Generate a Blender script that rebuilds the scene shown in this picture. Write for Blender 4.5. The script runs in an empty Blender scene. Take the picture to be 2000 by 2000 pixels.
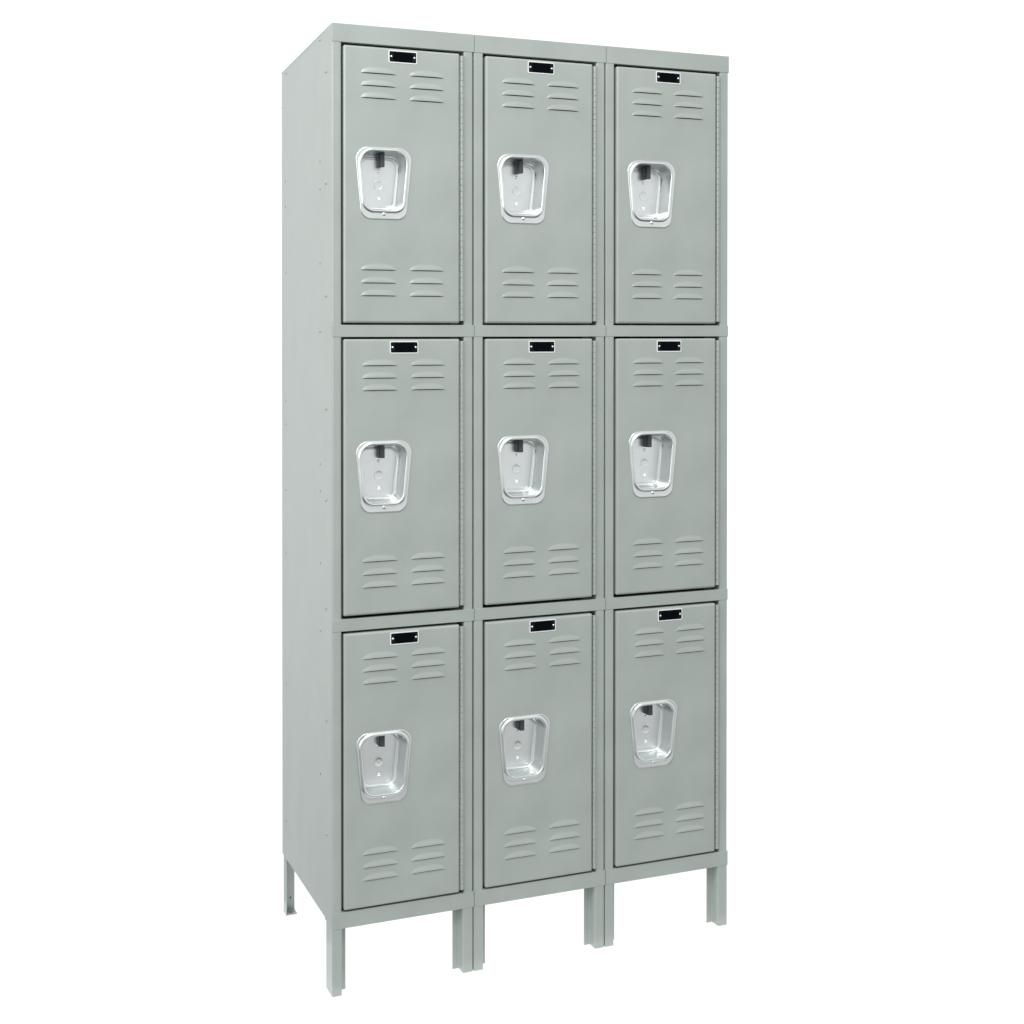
import bpy, bmesh, math
from mathutils import Matrix, Vector
IN = 0.0254
SC = bpy.context.scene

# ---------------------------------------------------------------- camera
cam_d = bpy.data.cameras.new("camera"); cam = bpy.data.objects.new("camera", cam_d)
SC.collection.objects.link(cam); SC.camera = cam
CX, CY, CZ, YAW, PITCH, ROLL = -26.5336, -105.5114, 53.0142, .3778, -.008, .0004
f = Vector((math.sin(YAW)*math.cos(PITCH), math.cos(YAW)*math.cos(PITCH), math.sin(PITCH)))
r = Vector((math.cos(YAW), -math.sin(YAW), 0)); u = r.cross(f)
r2 = math.cos(ROLL)*r + math.sin(ROLL)*u; u2 = -math.sin(ROLL)*r + math.cos(ROLL)*u
m = Matrix((r2, u2, -f)).transposed().to_4x4(); m.translation = Vector((CX, CY, CZ))*IN
cam.matrix_world = m
cam_d.sensor_width = 36; cam_d.lens = 2661.81/2000*36; cam_d.shift_y = -334.2/2000
cam_d.clip_start = .05; cam_d.clip_end = 200
SC.render.resolution_x = 1024; SC.render.resolution_y = 1024

# ---------------------------------------------------------------- light
SC.view_settings.view_transform = 'Standard'; SC.view_settings.look = 'None'
SC.view_settings.exposure = 0; SC.view_settings.gamma = 1; SC.view_settings.use_curve_mapping = False
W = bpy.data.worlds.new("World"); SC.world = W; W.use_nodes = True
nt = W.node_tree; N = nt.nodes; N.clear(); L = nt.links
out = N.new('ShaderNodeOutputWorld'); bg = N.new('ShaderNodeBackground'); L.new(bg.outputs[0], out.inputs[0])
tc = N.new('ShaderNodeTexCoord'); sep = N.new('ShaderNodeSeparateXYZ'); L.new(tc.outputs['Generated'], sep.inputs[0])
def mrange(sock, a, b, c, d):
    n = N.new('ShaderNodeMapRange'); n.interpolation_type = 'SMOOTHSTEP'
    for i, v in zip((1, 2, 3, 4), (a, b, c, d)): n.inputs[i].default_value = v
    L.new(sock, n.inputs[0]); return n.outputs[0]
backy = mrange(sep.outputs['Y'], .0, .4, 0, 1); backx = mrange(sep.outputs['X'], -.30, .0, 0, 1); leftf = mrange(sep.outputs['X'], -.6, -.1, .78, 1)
mm = N.new('ShaderNodeMath'); mm.operation = 'MULTIPLY'; L.new(backy, mm.inputs[0]); L.new(backx, mm.inputs[1]); back = mm.outputs[0]               # world made white behind the lockers, fading out to the left
elev = mrange(sep.outputs['Z'], -.62, -.10, .12, .93)        # world dimmed low down, shaped for cup reflections and front tone
ml = N.new('ShaderNodeMath'); ml.operation = 'MULTIPLY'; L.new(elev, ml.inputs[0]); L.new(leftf, ml.inputs[1]); elev = ml.outputs[0]  # world also dimmed to the left to tone down the side panel
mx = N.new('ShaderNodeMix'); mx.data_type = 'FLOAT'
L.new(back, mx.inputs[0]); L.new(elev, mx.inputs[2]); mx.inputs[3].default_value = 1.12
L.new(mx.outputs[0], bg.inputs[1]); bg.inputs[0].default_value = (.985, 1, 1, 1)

def area(name, loc, target, size, power, col=(1, 1, 1)):
    d = bpy.data.lights.new(name, 'AREA'); d.shape = 'RECTANGLE'; d.size, d.size_y = size; d.energy = power; d.color = col
    o = bpy.data.objects.new(name, d); SC.collection.objects.link(o); o.location = loc
    o.rotation_euler = (Vector(target)-Vector(loc)).to_track_quat('-Z', 'Y').to_euler(); return o
area('softbox', (-.6, -2.1, 3.6), (.5, 0, 1.4), (2.0, 1.5), 62)
area('side_softbox', (-2.7, -.2, 2.7), (0, .2, 1.5), (1.3, 1.3), 27)
area('left_softbox', (-2.9, -1.25, 1.9), (.2, 0, 1.4), (1.4, 2.0), 31)
area('underfloor_fill', (.45, .25, -.35), (.45, .25, 1), (1.9, 1.5), 7.6)  # added unseen lamp, shines up through the floor to keep it white and shadowless

# ---------------------------------------------------------------- materials
def mat(name, col, rough=.5, metal=0, noise=0, nscale=3, bump=0, bscale=900, coat=0, rvar=0, wave=0):
    M = bpy.data.materials.new(name); M.use_nodes = True; n = M.node_tree.nodes; l = M.node_tree.links
    p = n['Principled BSDF']; p.inputs['Base Color'].default_value = (*col, 1)
    p.inputs['Roughness'].default_value = rough; p.inputs['Metallic'].default_value = metal
    p.inputs['Coat Weight'].default_value = coat
    t = n.new('ShaderNodeTexCoord')
    if noise:
        a = n.new('ShaderNodeTexNoise'); a.inputs['Scale'].default_value = nscale; a.inputs['Detail'].default_value = 5
        l.new(t.outputs['Object'], a.inputs['Vector'])
        ra = n.new('ShaderNodeValToRGB'); e = ra.color_ramp.elements
        e[0].position = .3; e[1].position = .7
        e[0].color = (*[c*(1-noise) for c in col], 1); e[1].color = (*[min(1, c*(1+noise)) for c in col], 1)
        l.new(a.outputs[0], ra.inputs[0]); l.new(ra.outputs[0], p.inputs['Base Color'])
        if rvar:
            mr = n.new('ShaderNodeMapRange'); mr.inputs[3].default_value = rough-rvar; mr.inputs[4].default_value = rough+rvar
            l.new(a.outputs[0], mr.inputs[0]); l.new(mr.outputs[0], p.inputs['Roughness'])
    if bump:
        b = n.new('ShaderNodeTexNoise'); b.inputs['Scale'].default_value = bscale; b.inputs['Detail'].default_value = 2
        l.new(t.outputs['Object'], b.inputs['Vector'])
        bn = n.new('ShaderNodeBump'); bn.inputs['Strength'].default_value = bump; bn.inputs['Distance'].default_value = .0005
        l.new(b.outputs[0], bn.inputs['Height']); l.new(bn.outputs[0], p.inputs['Normal'])
        if wave:
            c = n.new('ShaderNodeTexNoise'); c.inputs['Scale'].default_value = 7; c.inputs['Detail'].default_value = 1
            l.new(t.outputs['Object'], c.inputs['Vector']); b2 = n.new('ShaderNodeBump')
            b2.inputs['Strength'].default_value = wave; b2.inputs['Distance'].default_value = .004
            l.new(c.outputs[0], b2.inputs['Height']); l.new(b2.outputs[0], bn.inputs['Normal'])
    return M
PAINT = mat('grey_green_paint', (.354, .395, .371), .32, 0, .055, 9, .06, 500, .25, .07, wave=.5); PAINT.node_tree.nodes['Principled BSDF'].inputs['Coat Roughness'].default_value = .1
METAL = mat('satin_steel', (.73, .76, .755), .30, 1, .05, 25, 0, 300, 0, .04)
BRIGHT = mat('bright_steel', (.9, .9, .9), .22, 1)
RIM = mat('aluminium_rim', (.92, .93, .93), .35, .3)
BLACK = mat('black_plastic', (.002, .003, .005), .45); BLACK.node_tree.nodes['Principled BSDF'].inputs['Specular IOR Level'].default_value = .02
EAR = mat('dark_plastic', (.006, .007, .008), .5, 0, .2, 300); EAR.node_tree.nodes['Principled BSDF'].inputs['Specular IOR Level'].default_value = .08
LATCH = mat('dark_latch', (.045, .055, .062), .4, 0, .15, 120)
DARK = mat('dark_hole_slot_shade', (.01, .012, .012), .8)  # flat dark for panel holes and painted-in shade of louvre slots
PATINA = mat('dull_rivet_paint', (.345, .385, .37), .3)
fm = bpy.data.materials.new('added_underlit_sheet'); fm.use_nodes = True  # made-up translucent sheet, passes the added light from below
n = fm.node_tree.nodes; n.clear(); o_ = n.new('ShaderNodeOutputMaterial'); tr = n.new('ShaderNodeBsdfTranslucent')
tr.inputs[0].default_value = (.95, .95, .95, 1); fm.node_tree.links.new(tr.outputs[0], o_.inputs[0])

# ---------------------------------------------------------------- helpers (inches in, metres out)
SHEAR = .0362        # all meshes, floor too, skewed down towards the back to match the side outline
def build(name, bm, mats, parent=None, loc=(0, 0, 0), smooth=True, wn=True):
    for v in bm.verts:
        v.co.z -= SHEAR*v.co.y; v.co *= IN
    me = bpy.data.meshes.new(name); bm.to_mesh(me); bm.free()
    for m_ in (mats if isinstance(mats, (list, tuple)) else [mats]): me.materials.append(m_)
    if smooth:
        me.polygons.foreach_set('use_smooth', [True]*len(me.polygons)); me.set_sharp_from_angle(angle=math.radians(40))
    o = bpy.data.objects.new(name, me); SC.collection.objects.link(o); o.parent = parent
    o.location = Vector(loc)*IN
    if smooth and wn:
        w = o.modifiers.new('wn', 'WEIGHTED_NORMAL'); w.keep_sharp = True; w.weight = 100
    return o
def box(bm, x0, x1, y0, y1, z0, z1, bev=0, seg=3, mi=0):
    t = bmesh.new()
    bmesh.ops.create_cube(t, size=1)
    for v in t.verts: v.co = Vector(((x0+x1)/2+v.co.x*(x1-x0), (y0+y1)/2+v.co.y*(y1-y0), (z0+z1)/2+v.co.z*(z1-z0)))
    if bev: bmesh.ops.bevel(t, geom=t.edges[:], offset=bev, segments=seg, profile=.5, affect='EDGES')
    merge(bm, t, mi)
def merge(bm, t, mi=0):
    mp = {v: bm.verts.new(v.co) for v in t.verts}
    for fc in t.faces:
        nf = bm.faces.new([mp[v] for v in fc.verts]); nf.material_index = mi
    t.free()
def arc_corner(p0, p1, p2, rad, n=4):
    a = (p0-p1).normalized(); b = (p2-p1).normalized()
    res = []
    for i in range(n+1):
        t = i/n; s = p1+a*rad; e = p1+b*rad
        res.append(s*(1-t)**2+p1*2*t*(1-t)+e*t*t)
    return res
def channel(bm, pts, th, z0, z1, rad=.13):
    """a folded sheet: polyline in x,y given thickness, corners rounded, extruded from z0 to z1"""
    P = [Vector(p) for p in pts]; Q = [P[0]]
    for i in range(1, len(P)-1): Q += arc_corner(P[i-1], P[i], P[i+1], rad)
    Q.append(P[-1]); A = []; B = []
    for i, q in enumerate(Q):
        d = (Q[min(i+1, len(Q)-1)]-Q[max(i-1, 0)]).normalized(); nn = Vector((-d.y, d.x))
        A.append(q.copy()); B.append(q+nn*th)
    ring = A+B[::-1]
    lo = [bm.verts.new((p.x, p.y, z0)) for p in ring]; hi = [bm.verts.new((p.x, p.y, z1)) for p in ring]
    n_ = len(ring)
    for i in range(n_):
        j = (i+1) % n_; bm.faces.new((lo[i], lo[j], hi[j], hi[i]))
    h = len(A)
    for i in range(h-1):
        k = n_-1-i
        bm.faces.new((hi[i], hi[i+1], hi[k-1], hi[k])); bm.faces.new((lo[i], lo[k], lo[k-1], lo[i+1]))
    bmesh.ops.recalc_face_normals(bm, faces=bm.faces[:])
def dome(bm, x, y, z, rad, h, axis='y', seg=16, slot=False, mi=0):
    rings = []
    for k in range(5):
        a = k/5*math.pi/2; rr = rad*math.cos(a); hh = h*math.sin(a)
        ring = []
        for i in range(seg):
            t = 2*math.pi*i/seg; c, s = rr*math.cos(t), rr*math.sin(t)
            ring.append(bm.verts.new((x+c, y-hh, z+s) if axis == 'y' else (x-hh, y+c, z+s)))
        rings.append(ring)
    tip = bm.verts.new((x, y-h, z) if axis == 'y' else (x-h, y, z))
    for a, b in zip(rings, rings[1:]):
        for i in range(seg):
            j = (i+1) % seg; bm.faces.new((a[i], a[j], b[j], b[i])).material_index = mi
    for i in range(seg): bm.faces.new((rings[-1][i], rings[-1][(i+1) % seg], tip)).material_index = mi
def disc(bm, x, y, z, rad, axis='y', seg=14, mi=0, sq=1):
    vs = [bm.verts.new((x+rad*math.cos(2*math.pi*i/seg), y, z+rad*sq*math.sin(2*math.pi*i/seg)) if axis == 'y' else
                       (x, y+rad*math.cos(2*math.pi*i/seg), z+rad*sq*math.sin(2*math.pi*i/seg))) for i in range(seg)]
    bm.faces.new(vs).material_index = mi
def loop_rt(zt, zb, ht, hb, rt, rb, n=9):
    """rounded trapezoid outline (x,z): half-width ht at zt, hb at zb"""
    C = [Vector((-ht, zt)), Vector((ht, zt)), Vector((hb, zb)), Vector((-hb, zb))]; R = [rt, rt, rb, rb]; o = []
    for i in range(4):
        p0, p1, p2 = C[i-1], C[i], C[(i+1) % 4]; a = (p0-p1).normalized(); b = (p2-p1).normalized()
        ang = a.angle(b); rd = max(R[i], .03); tl = rd/math.tan(ang/2); bis = (a+b).normalized(); cen = p1+bis*(rd/math.sin(ang/2))
        s = p1+a*tl-cen; e = p1+b*tl-cen
        a0 = math.atan2(s.y, s.x); a1 = math.atan2(e.y, e.x)
        d = (a1-a0+math.pi) % (2*math.pi)-math.pi
        for k in range(n+1):
            t = a0+d*k/n; o.append(cen+Vector((math.cos(t), math.sin(t)))*rd)
    return o

# ---------------------------------------------------------------- layout from image coordinates, inches
TOP = 77.3; DEP = 18.9
RAILS = [(75.84, 77.3), (52.45, 53.42), (29.02, 30.0), (5.33, 6.62)]
DOORZ = [64.6, 41.27, 17.82]
CUPX, CUPZ = 4.285, .12       # handle centre on the door

# ---------------------------------------------------------------- floor
bm = bmesh.new(); vs = [bm.verts.new(p) for p in ((-2, -1.4, 0), (38, -1.4, 0), (38, 21, 0), (-2, 21, 0))]; bm.faces.new(vs)
fl = build('floor', bm, fm, smooth=False); fl['kind'] = 'structure'  # small added sheet, lit from underneath so no contact shadow shows

# ---------------------------------------------------------------- bank
bank = bpy.data.objects.new('locker_bank', None); SC.collection.objects.link(bank)
bank['label'] = 'grey-green steel locker bank, three lockers wide and three doors high, on short legs'
bank['category'] = 'locker'

# ---- carcass
bm = bmesh.new(); box(bm, .055, .11, 1.9, DEP, 5.4, TOP-.02, .02, 1)
for z in (66.95, 64.66, 58.59, 42.14, 39.92, 34.02, 16.68): disc(bm, .052, 4.12, z, .085, 'x', mi=1, sq=1.2)
for z in (67.11, 64.82, 58.8, 47.2, 45.03, 39.06, 33.3, 21.42, 8.84): disc(bm, .052, 17.2, z, .085, 'x', mi=1, sq=1.2)
disc(bm, .052, 18.6, 74.0, .07, 'x', mi=1)
sp = build('side_panel', bm, [PAINT, DARK], bank)
for y, z in ((4.11, 76.9), (4.15, 53.05), (4.04, 28.52), (17.02, 76.9)):
    b = bmesh.new(); dome(b, 0, 0, 0, .13, .10, 'x'); build('rivet', b, PATINA, sp, (.055, y, z-SHEAR*y), wn=False)
bm = bmesh.new(); box(bm, 35.90, 35.97, 1.9, DEP, 5.4, TOP-.02, .02, 1); build('side_panel', bm, PAINT, bank)
bm = bmesh.new(); box(bm, .12, 35.88, DEP-.08, DEP-.02, 5.42, TOP-.08, .01, 1); build('back_panel', bm, PAINT, bank)
bm = bmesh.new(); box(bm, .03, 35.97, .02, DEP, TOP-.06, TOP-.003, .015, 1); build('top_panel', bm, PAINT, bank)
for k in range(3):
    bm = bmesh.new(); box(bm, 12*k+.12, 12*k+11.88, .6, DEP-.1, 5.45, 5.52); build('bottom_panel', bm, PAINT, bank)
    for z in (52.9, 29.5):
        bm = bmesh.new(); box(bm, 12*k+.12, 12*k+11.88, 2.0, DEP-.1, z, z+.06); build('shelf', bm, PAINT, bank)
for x in (12, 24):
    bm = bmesh.new(); box(bm, x-.04, x+.04, 2.2, DEP-.1, 5.55, TOP-.1); build('partition', bm, PAINT, bank)

# ---- posts, legs, rails
def post_profile(k, left, w, side, fy=1.7):
    x0 = 12*k; e = .0 if (k == 0 and left) or (k == 2 and not left) else (-.04 if left else .11); w += -e if e < .01 else -.05
    pts = [(e, side), (e, 0), (e+w, 0), (e+w, fy), (e+w+.55, fy)]
    pts = pts if left else [(12-a, b) for a, b in pts]
    return [(x0+a, b) for a, b in pts]
for k in range(3):
    for left in (True, False):
        outer = (k == 0 and left) or (k == 2 and not left); w = .80 if left else .86
        th = .06 if left else -.06
        bm = bmesh.new(); channel(bm, post_profile(k, left, w, 2.42 if outer else 1.9), th, 5.36, TOP-.03, .19)
        po = build('frame_post', bm, PAINT, bank)
        bm = bmesh.new(); channel(bm, [(a, b+.004) for a, b in post_profile(k, left, w if left else .92, 1.96, 1.05)], th, 0, 5.36, .11)
        build('leg', bm, PAINT, bank)
        if k == 0 and left:
            for z in (73.85, 64.9, 55.84, 46.73, 39.4, 30.67, 21.62, 12.4):
                b = bmesh.new(); dome(b, 0, 0, 0, .15, .10, 'x'); build('rivet', b, PATINA, po, (.0, 1.9, z-SHEAR*1.9), wn=False)
        # rear leg: angle with a turned-in foot
        bm = bmesh.new(); s = 1 if left else -1; bx = 12*k+(.16 if left else 11.84)
        th2 = .07*s
        channel(bm, [(bx, DEP-1.15), (bx, DEP-.02), (bx+s*1.0, DEP-.02)], -.07*s, 0, 5.42, .05)
        xa, xb = sorted((bx+s*.01, bx+s*1.0)); box(bm, xa, xb, DEP-1.15, DEP-.1, .0, .08)
        vs = [bm.verts.new((bx+s*.55+.13*math.cos(t*math.pi/6), DEP-.68+.13*math.sin(t*math.pi/6), .084)) for t in range(12)]
        bm.faces.new(vs).material_index = 1
        vs = [bm.verts.new((bx+s*.62+.07*math.cos(t*math.pi/6), DEP-.1, 1.2+.1*math.sin(t*math.pi/6))) for t in range(12)]
        bm.faces.new(vs).material_index = 1
        build('leg', bm, [PAINT, DARK], bank)
    for i, (z0, z1) in enumerate(RAILS):
        bm = bmesh.new(); xr = 12*k+12+((.04 if i in (0, 3) else 0) if k == 2 else -.025)
        box(bm, 12*k+(.03 if k == 0 else .02), xr, -.035, .45, z0, z1, .035, 3)
        build('frame_rail', bm, PAINT, bank)

# ---- one door with its parts
def louvre(bm, x0, x1, z0, H=.70, D=.10, nu=32, nv=8):
    """pressed hood: open below, arched above"""
    y0 = -.1; xc = (x0+x1)/2; hw = (x1-x0)/2; rows = []
    for j in range(nv+1):
        v = j/nv; row = []
        for i in range(nu+1):
            t = -math.cos(math.pi*i/nu); a = abs(t)
            arch = (1-a**2.2)**.5 if a < 1 else 0
            end = (1-a**4.5)**.5 if a < 1 else 0
            zz = z0+.10*end+(H-.10)*v*(.22*end+.78*arch)
            prof = (.5+.5*math.cos(v*math.pi))**1.4
            row.append((xc+t*hw, y0+.006-D*end*prof*(.82+.18*arch), zz))
        rows.append(row)
    lip = [(x, y+.0 , z-.035*((1-abs((x-xc)/hw)**4.5)**.5 if abs((x-xc)/hw) < 1 else 0)) for x, y, z in rows[0]]
    lip2 = [(x, min(y+.05, y0+.006), z) for x, y, z in lip]
    allr = [[bm.verts.new(p) for p in rr] for rr in ([(x, min(y+.05, y0+.006), z+.06) for x, y, z in lip2], lip2, lip, *rows)]
    for a, b in zip(allr, allr[1:]):
        for i in range(nu):
            try: bm.faces.new((a[i], a[i+1], b[i+1], b[i]))
            except ValueError: pass
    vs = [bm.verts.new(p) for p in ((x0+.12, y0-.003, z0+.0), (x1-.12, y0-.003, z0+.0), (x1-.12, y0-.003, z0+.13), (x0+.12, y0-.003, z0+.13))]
    bm.faces.new(vs).material_index = 1  # dark quad on the solid door, painted shade under the hood
LZ = [8.85, 7.85, 6.87, -6.83, -7.87, -8.89]
HOLE = dict(zt=67.28-64.72, zb=62.63-64.72, ht=1.94, hb=1.51, rt=.95, rb=.80)
OUTR = dict(zt=67.62-64.72, zb=61.85-64.72, ht=2.42, hb=1.86, rt=1.02, rb=.85)
def shr(q, d): return loop_rt(q['zt']-d, q['zb']+d, q['ht']-d, q['hb']-d, q['rt']-d*.85, q['rb']-d*.85)
def make_door(hx=0, hz=0, px=0):
    CUPX = 4.285+hx; CUPZ = .12+hz; PX = 5.865+px
    bm = bmesh.new(); x0, x1, z0, z1 = .93, 10.66, -11.03, 11.02; R = .20
    def rect(ins, y):
        o = []; rr = max(.12-ins, .02)
        for cx_, cz_, a0 in ((x1-ins-rr, z1-ins-rr, 0), (x0+ins+rr, z1-ins-rr, 90), (x0+ins+rr, z0+ins+rr, 180), (x1-ins-rr, z0+ins+rr, 270)):
            for t in range(4):
                a = math.radians(a0+30*t); o.append(bm.verts.new((cx_+rr*math.cos(a), y, cz_+rr*math.sin(a))))
        return o
    loops = [rect(0, .8), rect(0, .10)]+[rect(R*(1-math.cos(a)), .10-R*math.sin(a)) for a in [math.radians(18*i) for i in range(1, 6)]]
    for a, b in zip(loops, loops[1:]):
        for i in range(len(a)):
            j = (i+1) % len(a); bm.faces.new((a[i], a[j], b[j], b[i]))
    bm.edges.ensure_lookup_table()
    last = loops[-1]; edges = [bm.edges.get((last[i], last[(i+1) % len(last)])) for i in range(len(last))]
    hole = [bm.verts.new((CUPX+p.x, -.1, CUPZ+p.y)) for p in shr(HOLE, -.10)]
    hb = [bm.verts.new((v.co.x, .1, v.co.z)) for v in hole]
    for i in range(len(hole)):
        j = (i+1) % len(hole); e = bm.edges.new((hole[i], hole[j])); edges.append(e)
    bmesh.ops.triangle_fill(bm, edges=edges, use_beauty=True, normal=(0, -1, 0))
    for i in range(len(hole)):
        j = (i+1) % len(hole); bm.faces.new((hole[i], hole[j], hb[j], hb[i]))
    bmesh.ops.recalc_face_normals(bm, faces=bm.faces[:])
    for z in LZ:
        louvre(bm, 2.36+px, 5.33+px, z); louvre(bm, 6.42+px, 9.36+px, z)
    d = build('door', bm, [PAINT, DARK], bank)
    # hinge
    bm = bmesh.new(); n = 43; z = -10.85; h = 21.7/n; S = 12
    for i in range(n):
        prev = None; rr = .135
        for zz, q in ((z+.004, rr-.028), (z+.016, rr), (z+h-.016, rr), (z+h-.004, rr-.028)):
            ring = [bm.verts.new((10.865+q*math.cos(2*math.pi*t/S), .0+q*math.sin(2*math.pi*t/S), zz)) for t in range(S)]
            if prev:
                for t in range(S): bm.faces.new((prev[t], prev[(t+1) % S], ring[(t+1) % S], ring[t]))
            else: bm.faces.new(ring[::-1])
            prev = ring
        bm.faces.new(prev); z += h
        # leaf tab alternately to door and post
        if i % 2: box(bm, 10.60, 10.85, .13, .18, z-h+.01, z-.01)
        else: box(bm, 10.60, 10.85, .16, .21, z-h-.0, z+.0)
    box(bm, 10.88, 11.14, .07, .12, -10.85, 10.85)
    build('hinge', bm, PAINT, d)
    # number plate
    bm = bmesh.new()
    def rplate(hw, hh, rr, y0, y1, mi, xo=0):
        lp = loop_rt(hh, -hh, hw, hw, rr, rr, 4)
        a = [bm.verts.new((PX+xo+p.x, y0, 9.0+1.34+p.y)) for p in lp]; b = [bm.verts.new((PX+xo+p.x*(1-.006), y1, 9.0+1.34+p.y*(1-.015))) for p in lp]
        for i in range(len(a)):
            j = (i+1) % len(a); bm.faces.new((a[i], a[j], b[j], b[i])).material_index = mi
        bm.faces.new(b).material_index = mi
    rplate(1.20, .50, .10, -.095, -.135, 0); rplate(1.125, .425, .07, -.13, -.148, 2); rplate(.80, .37, .02, -.14, -.158, 1)
    bmesh.ops.recalc_face_normals(bm, faces=bm.faces[:])
    build('number_plate', bm, [RIM, BLACK, EAR], d, smooth=False)
    for s in (-1, 1):
        bm = bmesh.new(); dome(bm, PX+s*.97, -.147, 10.34, .095, .06); build('plate_rivet', bm, BRIGHT, d, wn=False)
    # recessed handle cup
    bm = bmesh.new()
    seq = [(OUTR, 0, -.07), (OUTR, .0, -.125), (OUTR, .02, -.155), (OUTR, .06, -.172), (OUTR, .10, -.172), (HOLE, -.29, -.16), (HOLE, -.265, -.18), (HOLE, -.22, -.225), (HOLE, -.16, -.262),
           (HOLE, -.10, -.268), (HOLE, -.04, -.245), (HOLE, -.01, -.20), (HOLE, 0, -.14), (HOLE, .02, .3), (HOLE, .07, 1.05), (HOLE, .10, 1.25), (HOLE, .17, 1.38), (HOLE, .27, 1.44),
           (HOLE, .36, 1.45), (HOLE, .40, 1.42), (HOLE, .5, 1.415)]
    prev = None
    for q, dd, y in seq:
        ring = [bm.verts.new((CUPX+p.x, y, CUPZ+p.y)) for p in shr(q, dd)]
        if prev:
            for i in range(len(ring)):
                j = (i+1) % len(ring); bm.faces.new((prev[i], prev[j], ring[j], ring[i]))
        prev = ring
    bm.faces.new(prev)
    bmesh.ops.recalc_face_normals(bm, faces=bm.faces[:])
    cup = build('handle_cup', bm, METAL, d)
    # embossed lock boss and rivets on the cup floor
    bm = bmesh.new(); S = 28; prev = None
    for rr, y in ((.40, 1.42), (.375, 1.375), (.33, 1.37), (.27, 1.395), (.12, 1.40), (.09, 1.38)):
        ring = [bm.verts.new((CUPX+rr*math.cos(2*math.pi*t/S), y, CUPZ+.05+rr*math.sin(2*math.pi*t/S))) for t in range(S)]
        if prev:
            for t in range(S): bm.faces.new((prev[t], prev[(t+1) % S], ring[(t+1) % S], ring[t]))
        prev = ring
    bm.faces.new(prev); bmesh.ops.recalc_face_normals(bm, faces=bm.faces[:])
    build('lock_boss', bm, METAL, d)
    for z in (1.19, -1.0):
        bm = bmesh.new(); dome(bm, CUPX, 1.417, CUPZ+z, .13, .10); build('cup_rivet', bm, BRIGHT, d, wn=False)
    bm = bmesh.new(); dome(bm, CUPX, -.172, CUPZ-2.44, .16, .08, slot=True)
    box(bm, CUPX-.012, CUPX+.012, -.262, -.22, CUPZ-2.54, CUPZ-2.34, mi=1); build('screw', bm, [BRIGHT, LATCH], d, wn=False)
    # latch
    bm = bmesh.new(); box(bm, CUPX-.10, CUPX+.27, .55, .95, CUPZ+1.46, CUPZ+2.5, .03, 2); box(bm, CUPX-.15, CUPX+.12, .8, 1.40, CUPZ+1.46, CUPZ+2.48, .03, 2)
    build('latch', bm, LATCH, d)
    return d
HX = [(-.08, -.03, -.05), (-.08, -.02, .09), (-.08, .10, .21)]      # handles, plates and louvres shifted per door to match image coordinates
HZ = [(.0, .0, .02), (-.16, -.09, -.03), (-.05, -.06, -.03)]
PXS = [(-.07, -.01, -.01), (.03, .08, .10), (.05, .17, .24)]
for i, z in enumerate(DOORZ):
    for k in range(3):
        d = make_door(HX[i][k], HZ[i][k], PXS[i][k])
        d.location = Vector((12*k, -.12, z))*IN
